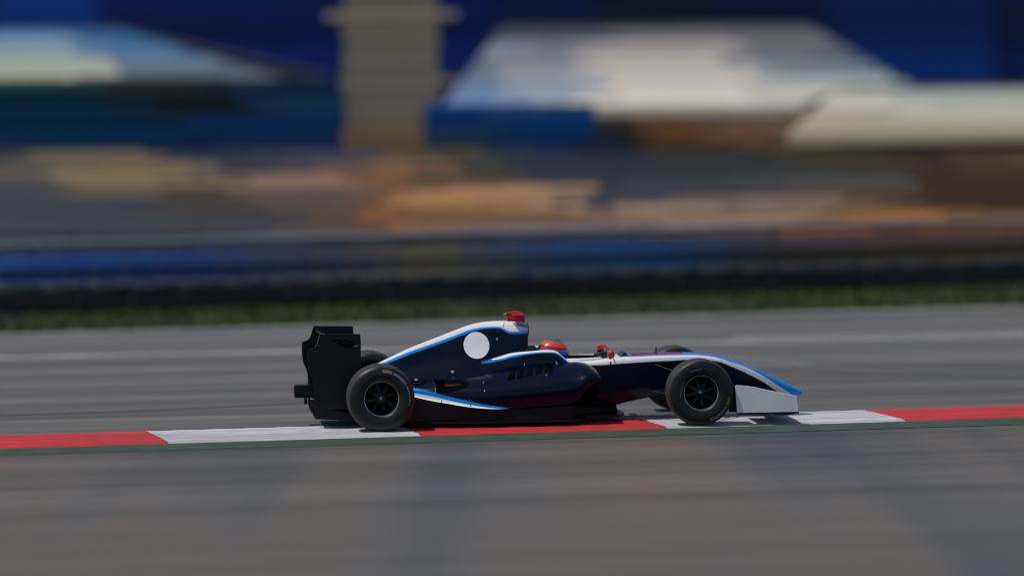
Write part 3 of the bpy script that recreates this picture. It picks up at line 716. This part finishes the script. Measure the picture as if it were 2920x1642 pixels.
# ------------------------------------------------------------------ behind the track
plain('old_tyre', (.010, .0105, .014), .7, .4, 5)
plain('old_tyre_navy', (.008, .012, .026), .7, .4, 5)
plain('galvanised', (.20, .23, .28), .45, .25, 3, metal=.3)
plain('step_concrete', (.08, .08, .085), .85, .25, 2)
plain('steel_post', (.10, .11, .13), .5, .25, 3, metal=.4)
# one weathered paint whose colour belongs to each board
m, t, b = newmat('board_paint')
oi = t.nodes.new('ShaderNodeObjectInfo')
g = ramp(t, noise(t, 1, 5, coords(t, (1.2, 6, 6))), [(.3, .72), (.7, 1.15)])
t.links.new(mix(t, 1, oi.outputs['Color'], g, 'MULTIPLY'), b.inputs['Base Color']); setp(b, .6, spec=.2)
mb = MB(); mb.box(-.5, .5, -.5, .5, -.5, .5); _o = mb.build('board', 'board_paint'); UNIT = _o.data; bpy.data.objects.remove(_o)
def vary(c, d):
    q = rb.uniform(1-d, 1+d); return [v*q for v in c]
def lin(c, k):
    return tuple(min(.85, (((v/255+.055)/1.055)**2.4 if v > 10 else v/255/12.92)/(k*q)) for v, q in zip(c, (.86, .96, 1.22)))+(1,)
def board(name, parent, x0, x1, y, z, hgt, col, th=.04, tilt=0):
    o = bpy.data.objects.new(name, UNIT); C.objects.link(o); o.parent = parent
    o.location = ((x0+x1)/2, y, z); o.scale = (x1-x0-.012, th, hgt); o.rotation_euler = (tilt, 0, 0); o.color = col
    return o
rb = random.Random(11)

boards = [None, None] + list(zip(
    ((40, 80, 150), (32, 74, 150), (36, 68, 130), (58, 66, 95), (88, 84, 78), (40, 70, 125), (34, 66, 120), (68, 62, 82), (82, 66, 72), (80, 70, 72), (62, 47, 32), (58, 42, 30)),
    ((30, 66, 130), (34, 64, 122), (36, 60, 115), (60, 68, 105), (104, 95, 82), (50, 76, 110), (26, 76, 132), (62, 56, 48), (68, 62, 54), (80, 68, 44), (62, 48, 28), (46, 36, 26)),
    ((24, 70, 142), (34, 66, 124), (38, 62, 110), (54, 60, 86), (78, 68, 72), (32, 80, 142), (30, 96, 156), (84, 88, 102), (118, 112, 124), (112, 102, 98), (52, 40, 34), (48, 36, 30)),
    ('outermost left blue', 'bright blue', 'mid blue', 'slate blue', 'stone coloured', 'blue topped', 'blue and cyan', 'grey mauve', 'mauve and silver', 'olive and silver', 'brown', 'outermost right brown')))
# stacks of old tyres along the far edge of the grass
tm = MB(); tm.v = []
prof = [(.17, -.09), (.25, -.10), (.30, -.08), (.315, 0), (.30, .08), (.25, .10), (.17, .09), (.16, 0), (.17, -.09)]
tm.lathe_y(prof, 20); tm.v = [(x, z, y) for x, y, z in tm.v]
proto = tm.build('tyre', 'old_tyre'); tyre_mesh = proto.data; bpy.data.objects.remove(proto)
tyre_mesh2 = tyre_mesh.copy(); tyre_mesh2.materials[0] = M['old_tyre_navy']
ns = 28
for k in range(ns):
    u = -.07+1.14*k/(ns-1)
    p = B0.lerp(B1, u)+bn*.35
    st = empty('tyre_stack', (p.x, p.y, .008), rnd.uniform(0, 3))
    ss = u*(B1-B0).length; kb_ = max(2, min(13, round((ss+4.6)/1.92))); pos = 'left' if ss+4.6-1.92*kb_ < -.31 else ('right' if ss+4.6-1.92*kb_ > .31 else 'middle')
    if k == 0: pos = 'far left'
    if k == ns-1: pos = 'far right'
    tag(st, 'stack of old black tyres before the '+pos+' of the '+boards[kb_][3]+' board', 'tyre stack', 'tyre stacks in a row behind the grass verge')
    for j in range(2):
        o = bpy.data.objects.new('tyre', tyre_mesh if (k*7 % 5) else tyre_mesh2); C.objects.link(o); o.parent = st
        o.location = (rnd.gauss(0, .012), rnd.gauss(0, .012), .10+.20*j)


# black rubber belt bolted along the front of the tyre stacks
plain('belt_rubber', (.008, .0085, .012), .7, .35, 1.5)
bp = B0-bd*1.2; bl = (B1-B0).length+2.4
bt = empty('rubber_belt', (bp.x, bp.y, .008), math.atan2(bd.y, bd.x)); tag(bt, 'long black rubber belt facing the tyre stacks along the grass', 'barrier')
for k in range(6):
    mb = MB(); mb.box(bl*k/6+.01, bl*(k+1)/6-.01, -.012, .012, .03, .34); mb.build('belt_section', 'belt_rubber', bt)
    for q in (.25, .75):
        mb = MB(); mb.lathe_y([(0, -.022), (.02, -.02), (.022, -.012)], 8, c=(bl*(k+q)/6, 0, .2)); mb.build('bolt', 'galvanised', bt)

# advertising boards behind the tyres: three long boards on two posts
H0, H1 = B0+bn*1.7, B1+bn*1.7
hl = (H1-H0).length; hang = math.atan2(bd.y, bd.x)
for k in range(2, len(boards)):
    ct, cm, cb_, nm = boards[k]
    p = H0+bd*(-4.6+1.92*k)
    e = empty('advertising_board', (p.x, p.y, .008), hang)
    tag(e, nm+' advertising board standing behind the tyre barrier', 'board', 'advertising boards behind the tyre barrier')
    for z, r_ in ((.68, 0), (.45, 1), (.21, 2)):
        for q in range(4):                                         # four panels a row, shading from one board's colour to the next
            f = (q-1.5)/4; nb = boards[min(len(boards)-1, max(2, k+(1 if f > 0 else -1)))][r_]
            c_ = [v+(n_-v)*abs(f)+rb.uniform(-3, 3) for v, n_ in zip(boards[k][r_], nb)]
            board('panel', e, -.958+.479*q, -.958+.479*(q+1), 0, z, .225, lin(c_, .68), .03, R(-12))
    for x in (-.7, .7):
        mb = MB(); mb.box(x-.03, x+.03, .07, .12, 0, .80); mb.build('post', 'steel_post', e)
# steel rail fence standing just behind the boards
gf = empty('rail_fence', (*(H0+bn*.55), .008), hang); tag(gf, 'pale galvanised steel rail fence running above the advertising boards', 'fence')
for z in (.52, .90):
    mb = MB(); mb.tube([(-4, 0, z), (hl+4, 0, z)], .055, 8); mb.build('rail', 'galvanised', gf, True)
k = -4
while k < hl+4:
    mb = MB(); mb.box(k-.03, k+.03, .056, .11, 0, .90); mb.build('post', 'steel_post', gf); k += 2.4

# seating terrace: seven rows of leaning seat boards, streaked light and dark put into their colours
F_, HZ = 9216., 150.5                                    # image scale of the lens, used once to lay out the rows to their heights
def wx(px, Y): return (px-1288)/F_*Y
def wz(py, Y, px=1288): return 3.618-(py-HZ)/F_*Y-(px-1288)/F_*Y*.0090
TER = [
 (578, [(0, (60, 62, 95)), (150, (50, 58, 76)), (520, (52, 56, 76)), (750, (85, 70, 66)), (950, (118, 86, 64)), (1130, (124, 98, 86)), (1300, (112, 98, 112)), (1500, (124, 108, 112)), (1700, (128, 108, 98)), (1950, (116, 80, 46)), (2200, (112, 80, 42))]),
 (547, [(0, (50, 58, 86)), (320, (50, 52, 70)), (690, (86, 70, 66)), (840, (126, 82, 54)), (1100, (130, 98, 76)), (1320, (118, 98, 86)), (1500, (134, 118, 112)), (1640, (146, 124, 114)), (1930, (156, 128, 100)), (2150, (160, 114, 60)), (2390, (130, 92, 50))]),
 (516, [(0, (48, 55, 76)), (400, (60, 58, 62)), (640, (82, 70, 75)), (860, (110, 82, 64)), (1000, (158, 120, 80)), (1270, (148, 120, 102)), (1480, (60, 60, 82)), (1610, (136, 120, 116)), (1850, (126, 114, 114)), (2050, (98, 76, 64)), (2260, (56, 36, 20))]),
 (486, [(0, (50, 58, 82)), (130, (88, 82, 76)), (470, (60, 55, 60)), (620, (94, 77, 76)), (890, (120, 84, 62)), (1040, (158, 124, 96)), (1290, (158, 136, 114)), (1500, (50, 55, 76)), (1760, (76, 76, 88)), (2060, (80, 64, 58)), (2290, (52, 33, 22))]),
 (456, [(0, (76, 72, 76)), (130, (130, 114, 86)), (470, (65, 60, 60)), (560, (146, 118, 106)), (900, (120, 82, 60)), (1080, (82, 72, 58)), (1290, (40, 45, 66)), (1610, (45, 55, 72)), (1900, (76, 79, 88)), (2240, (56, 36, 22))]),
 (427, [(0, (62, 66, 76)), (60, (98, 98, 92)), (140, (130, 114, 86)), (390, (102, 100, 92)), (520, (45, 50, 72)), (750, (76, 65, 76)), (890, (108, 82, 64)), (1100, (55, 60, 58)), (1290, (30, 40, 66)), (1560, (35, 45, 62)), (1950, (45, 50, 53)), (2250, (52, 32, 22)), (2450, (82, 56, 40))]),
 (397, [(0, (40, 45, 66)), (100, (88, 88, 76)), (370, (10, 40, 78)), (700, (50, 55, 82)), (880, (104, 86, 64)), (1110, (40, 56, 66)), (1290, (20, 30, 66)), (1560, (35, 40, 50)), (1940, (62, 56, 42)), (2150, (56, 40, 30)), (2260, (46, 28, 20)), (2450, (78, 60, 50))]),
]
ter = empty('terrace', (0, 62, .008)); tag(ter, 'long seating terrace of tan, brown and blue rows behind the rail fence', 'terrace')
for i, (py, segs) in enumerate(TER):
    Y = 62.4+.9*i
    mb = MB(); mb.box(-12, 12, Y-62-.02, Y-62+.86, 0, wz(py+22, Y)); mb.build('step', 'step_concrete', ter)
    for sub in range(3):
        off = [0]+[rb.uniform(-110, 110) for _ in segs[1:]]
        for j, (px, c_) in enumerate(segs):
            a = -330 if j == 0 else px+off[j]; b2 = segs[j+1][0]+off[j+1] if j+1 < len(segs) else 2900
            if b2-a < 12: continue
            zc = wz(py+10-10*sub, Y, (a+b2)/2)
            board('seat_board', ter, wx(a, Y), wx(b2, Y), Y-62+.10*sub+rb.uniform(-.02, .02), zc, 11/F_*Y/.80, lin(vary(c_, .18), 1.18), .03, R(-38))

# screens of long boards behind the terrace, smeared light and dark in their colours
def screen(name, label, Y, rows, k_, x_lo, x_hi, jit=90, tilt=0, post_top=None):
    e = empty(name, (0, Y, .008)); tag(e, label, 'screen', 'board screens behind the terrace')
    for py, segs in rows:
        for sub in range(3):
            off = [0]+[rb.uniform(-jit, jit) for _ in segs[1:]]
            for j, (px, c_) in enumerate(segs):
                a = max(x_lo, px+off[j] if j else x_lo); b2 = segs[j+1][0]+off[j+1] if j+1 < len(segs) else x_hi
                if b2-a < 12: continue
                zc = wz(py+10-10*sub, Y, (a+b2)/2)
                board('board', e, wx(a, Y), wx(b2, Y), rb.uniform(-.02, .02), zc, 10.4/F_*Y, lin(vary(c_, .18), k_), .04, tilt)
    zt_ = wz(rows[-1][0]-14, Y)
    px = x_lo+20
    while px < x_hi-20:
        mb = MB(); mb.box(wx(px, Y)-.05, wx(px, Y)+.05, .05, .15, 0, zt_); mb.build('post', 'steel_post', e); px += 230
    return e
screen('board_screen', 'dark teal and blue board screen at the left below the pale canopy', 72, [
 (366, [(-300, (5, 42, 82)), (500, (5, 38, 78))]), (336, [(-300, (0, 46, 88)), (500, (0, 42, 94))]), (306, [(-300, (0, 46, 84)), (480, (0, 46, 100))]),
 (276, [(-300, (0, 46, 78)), (350, (20, 35, 46)), (690, (20, 55, 90))]), (246, [(-300, (0, 56, 78)), (300, (20, 33, 42)), (650, (10, 46, 86))]), (216, [(-300, (40, 80, 85)), (230, (34, 45, 52)), (600, (5, 36, 64))])], .52, -300, 860)
screen('board_screen', 'bright royal blue board screen just right of the beige tower', 72.6, [
 (366, [(1080, (42, 62, 72)), (1290, (0, 46, 100)), (1480, (34, 36, 48))]), (336, [(1080, (28, 60, 95)), (1290, (0, 52, 116))]), (306, [(1080, (5, 62, 136)), (1290, (0, 62, 132))]), (277, [(1080, (20, 72, 146)), (1290, (40, 80, 132))])], .60, 1070, 1500)
screen('board_screen', 'brown and orange board screen under the white canopy at the right', 75.4, [
 (366, [(1500, (36, 36, 46)), (1650, (80, 62, 42)), (1900, (100, 82, 60)), (2120, (94, 77, 60)), (2350, (62, 50, 44))]), (336, [(1500, (36, 36, 42)), (1620, (100, 68, 40)), (1800, (116, 84, 62)), (2010, (130, 104, 88))]), (306, [(1500, (46, 41, 46)), (1610, (94, 72, 55)), (1760, (124, 106, 92))])], .42, 1500, 2900)

# hipped canopies roofed with long metal sheets laid along the track, some bluish, light-to-dark gradients partly put into the colour
def canopy(label, Y0, Y1, z0, z1, eave, ridge, n, rows, k_, jit=70):
    """eave and ridge are (x from, x to); the front slope runs from Y0 up to the ridge at Y1, the back slope falls away behind"""
    e = empty('canopy', (0, Y0, .008)); tag(e, label, 'canopy', 'canopies behind the terrace')
    run, rise = (Y1-Y0)/n, (z1-z0)/n; tl = -(math.pi/2-math.atan2(rise, run))
    for i in range(n):
        u = (i+.5)/n; y = Y0+(Y1-Y0)*u; z = z0+(z1-z0)*u
        xa = eave[0]+(ridge[0]-eave[0])*u; xb = eave[1]+(ridge[1]-eave[1])*u
        py = HZ+(3.618-z)/y*F_
        segs = min(rows, key=lambda r: abs(r[0]-py))[1]
        cuts = [xa]+[min(xb, max(xa, wx(px+rb.uniform(-jit, jit), y))) for px, _ in segs[1:]]+[xb]
        for j, (px, c_) in enumerate(segs):
            if cuts[j+1]-cuts[j] < .15: continue
            board('roof_sheet', e, cuts[j], cuts[j+1], y-Y0, z, math.hypot(run, rise)+.05, lin(vary(c_, .09), k_), .02, tl)
        board('roof_sheet', e, xa, xb, 2*(Y1-Y0)-(y-Y0), z, math.hypot(run, rise)+.05, lin(vary((165, 168, 175), .06), k_), .02, -tl)
    board('valance', e, eave[0], eave[1], -.03, z0-.09, .16, lin(rows[0][1][len(rows[0][1])//2][1], k_*.6), .02)
    board('ridge_cap', e, ridge[0], ridge[1], Y1-Y0, z1+.02, .05, lin((120, 125, 135), k_), .3)
    x = eave[0]+.2
    while x < eave[1]:
        for y in (.05, 2*(Y1-Y0)-.05):
            mb = MB(); mb.tube([(x, y, 0), (x, y, z0-.02)], .045, 8); mb.build('post', 'steel_post', e, True)
        x += 2.6
    return e
canopy('large white hipped canopy between the tower and the right edge', 76, 86, 2.60, 4.32, (-1.45, 9.0), (-.2, 7.0), 24, [
 (276, [(1110, (112, 136, 178)), (1290, (140, 150, 170)), (1500, (190, 188, 190)), (1850, (200, 202, 206))]),
 (246, [(1110, (112, 142, 192)), (1280, (154, 173, 208)), (1500, (218, 218, 225)), (1900, (188, 193, 203)), (2230, (172, 188, 194))]),
 (216, [(1110, (96, 128, 178)), (1280, (142, 158, 193)), (1500, (208, 208, 215)), (1900, (168, 178, 193)), (2200, (120, 142, 152))]),
 (186, [(1110, (100, 116, 142)), (1290, (152, 162, 188)), (1500, (193, 193, 201)), (1900, (110, 130, 156)), (2200, (80, 104, 128))]),
 (156, [(1110, (96, 112, 132)), (1300, (122, 132, 158)), (1500, (183, 181, 191)), (1860, (120, 126, 142)), (2060, (70, 92, 126))]),
 (126, [(1110, (132, 152, 188)), (1290, (116, 127, 147)), (1500, (163, 163, 175)), (1850, (100, 106, 122))]),
 (98, [(1110, (70, 78, 98)), (1540, (112, 114, 127)), (1850, (102, 107, 122))]),
 (72, [(1110, (60, 68, 86)), (1700, (70, 77, 94))])], 1.12)
canopy('lower pale canopy at the right edge in front of the large one', 70.2, 74.2, 2.12, 2.95, (5.3, 12.8), (6.6, 12.4), 14, [
 (340, [(1900, (176, 168, 156)), (2250, (170, 164, 150)), (2600, (164, 158, 148))]),
 (306, [(1900, (180, 176, 172)), (2200, (194, 198, 192))]),
 (276, [(1900, (198, 203, 208)), (2300, (180, 190, 194))]),
 (246, [(1900, (188, 193, 203)), (2230, (160, 176, 184))]),
 (216, [(1900, (160, 172, 188)), (2300, (120, 142, 152))])], 1.12)
canopy('pale blue and white hipped canopy at the upper left', 75, 84, 3.20, 4.36, (-13.5, -4.5), (-13.0, -8.9), 16, [
 (205, [(-300, (150, 162, 158)), (250, (84, 98, 108)), (500, (82, 97, 128))]),
 (180, [(-300, (168, 178, 172)), (250, (86, 104, 122)), (500, (82, 97, 128))]),
 (158, [(-300, (162, 178, 178)), (250, (92, 117, 153)), (600, (76, 102, 148))]),
 (128, [(-300, (142, 168, 184)), (250, (76, 117, 168)), (500, (40, 85, 145))]),
 (98, [(-300, (117, 152, 193)), (250, (50, 102, 163))]),
 (72, [(-300, (60, 116, 182)), (200, (40, 90, 150))])], 1.12)

# beige tower with platforms
plain('tower_beige', (.17, .155, .122), .7, .2, 1.2); plain('tower_brown', (.17, .115, .07), .7, .25, 1.2); plain('tower_edge', (.22, .21, .18), .6, .2, 2)
tw = empty('tower', (-2.38, 73.5, .008), R(5)); tag(tw, 'beige clad tower with brown lower walls between the two canopies', 'tower')
z = .06
while z < 6.35:
    wide = 1.5 if (4.35 < z < 4.55 or 3.1 < z < 3.22) else 1.0
    base_ = (92, 89, 84) if z > 2.3 else (100, 83, 70)
    for s_ in (-1, 1):
        board('plank', tw, -(.86*wide+rb.uniform(-.02, .10)), .86*wide+rb.uniform(-.02, .10), s_*.86, z+.055, .105, lin(vary(base_ if wide == 1 else (118, 116, 110), .10), .38), .03)
        o = board('plank', tw, -.80, .80, 0, z+.055, .105, lin(vary(base_, .10), .38), .03); o.rotation_euler = (0, 0, R(90)); o.location = (s_*.80, 0, z+.055)
    z += .11
for sx in (-1, 1):
    for sy in (-1, 1):
        mb = MB(); mb.box(sx*.82-.05, sx*.82+.05, sy*.82-.05, sy*.82+.05, 0, 6.4); mb.build('corner_post', 'tower_edge', tw)

# long navy clad hall behind everything, in horizontal cladding boards
plain('hall_dark', (.003, .011, .022), .6, .25, .4, spec=.25); plain('hall_fascia', (.06, .07, .09), .6, .2, .5)
hall = empty('hall', (0, 118, .008)); tag(hall, 'long navy blue clad hall filling the background behind the canopies', 'building')
mb = MB(); mb.box(-45, 45, .06, 22, 0, 10.9); mb.build('wall', 'hall_dark', hall)
HALL = [(-4, (0, 40, 105)), (-2, (0, 50, 128)), (250, (0, 24, 88)), (700, (0, 22, 84)), (1250, (0, 22, 76)), (1500, (0, 20, 48)), (1800, (0, 23, 72)), (2080, (0, 36, 98)), (2500, (0, 22, 72))]
z = .2
while z < 10.8:
    off = [0 for _ in HALL]
    for j, (px, c_) in enumerate(HALL):
        a = -3600 if j == 0 else px+off[j]; b2 = HALL[j+1][0]+off[j+1] if j+1 < len(HALL) else 4700
        if b2-a < 5: continue
        q = rb.uniform(.8, 1.2)*(1 if z > 4.0 else 1.1)
        board('cladding_board', hall, wx(a, 118), wx(b2, 118), .02, z+.29, .57, lin([v*q for v in c_], .66), .05)
    z += .58
mb = MB(); mb.box(-45.3, 45.3, -.3, 22.3, 10.9, 11.3); mb.build('roof', 'hall_fascia', hall)
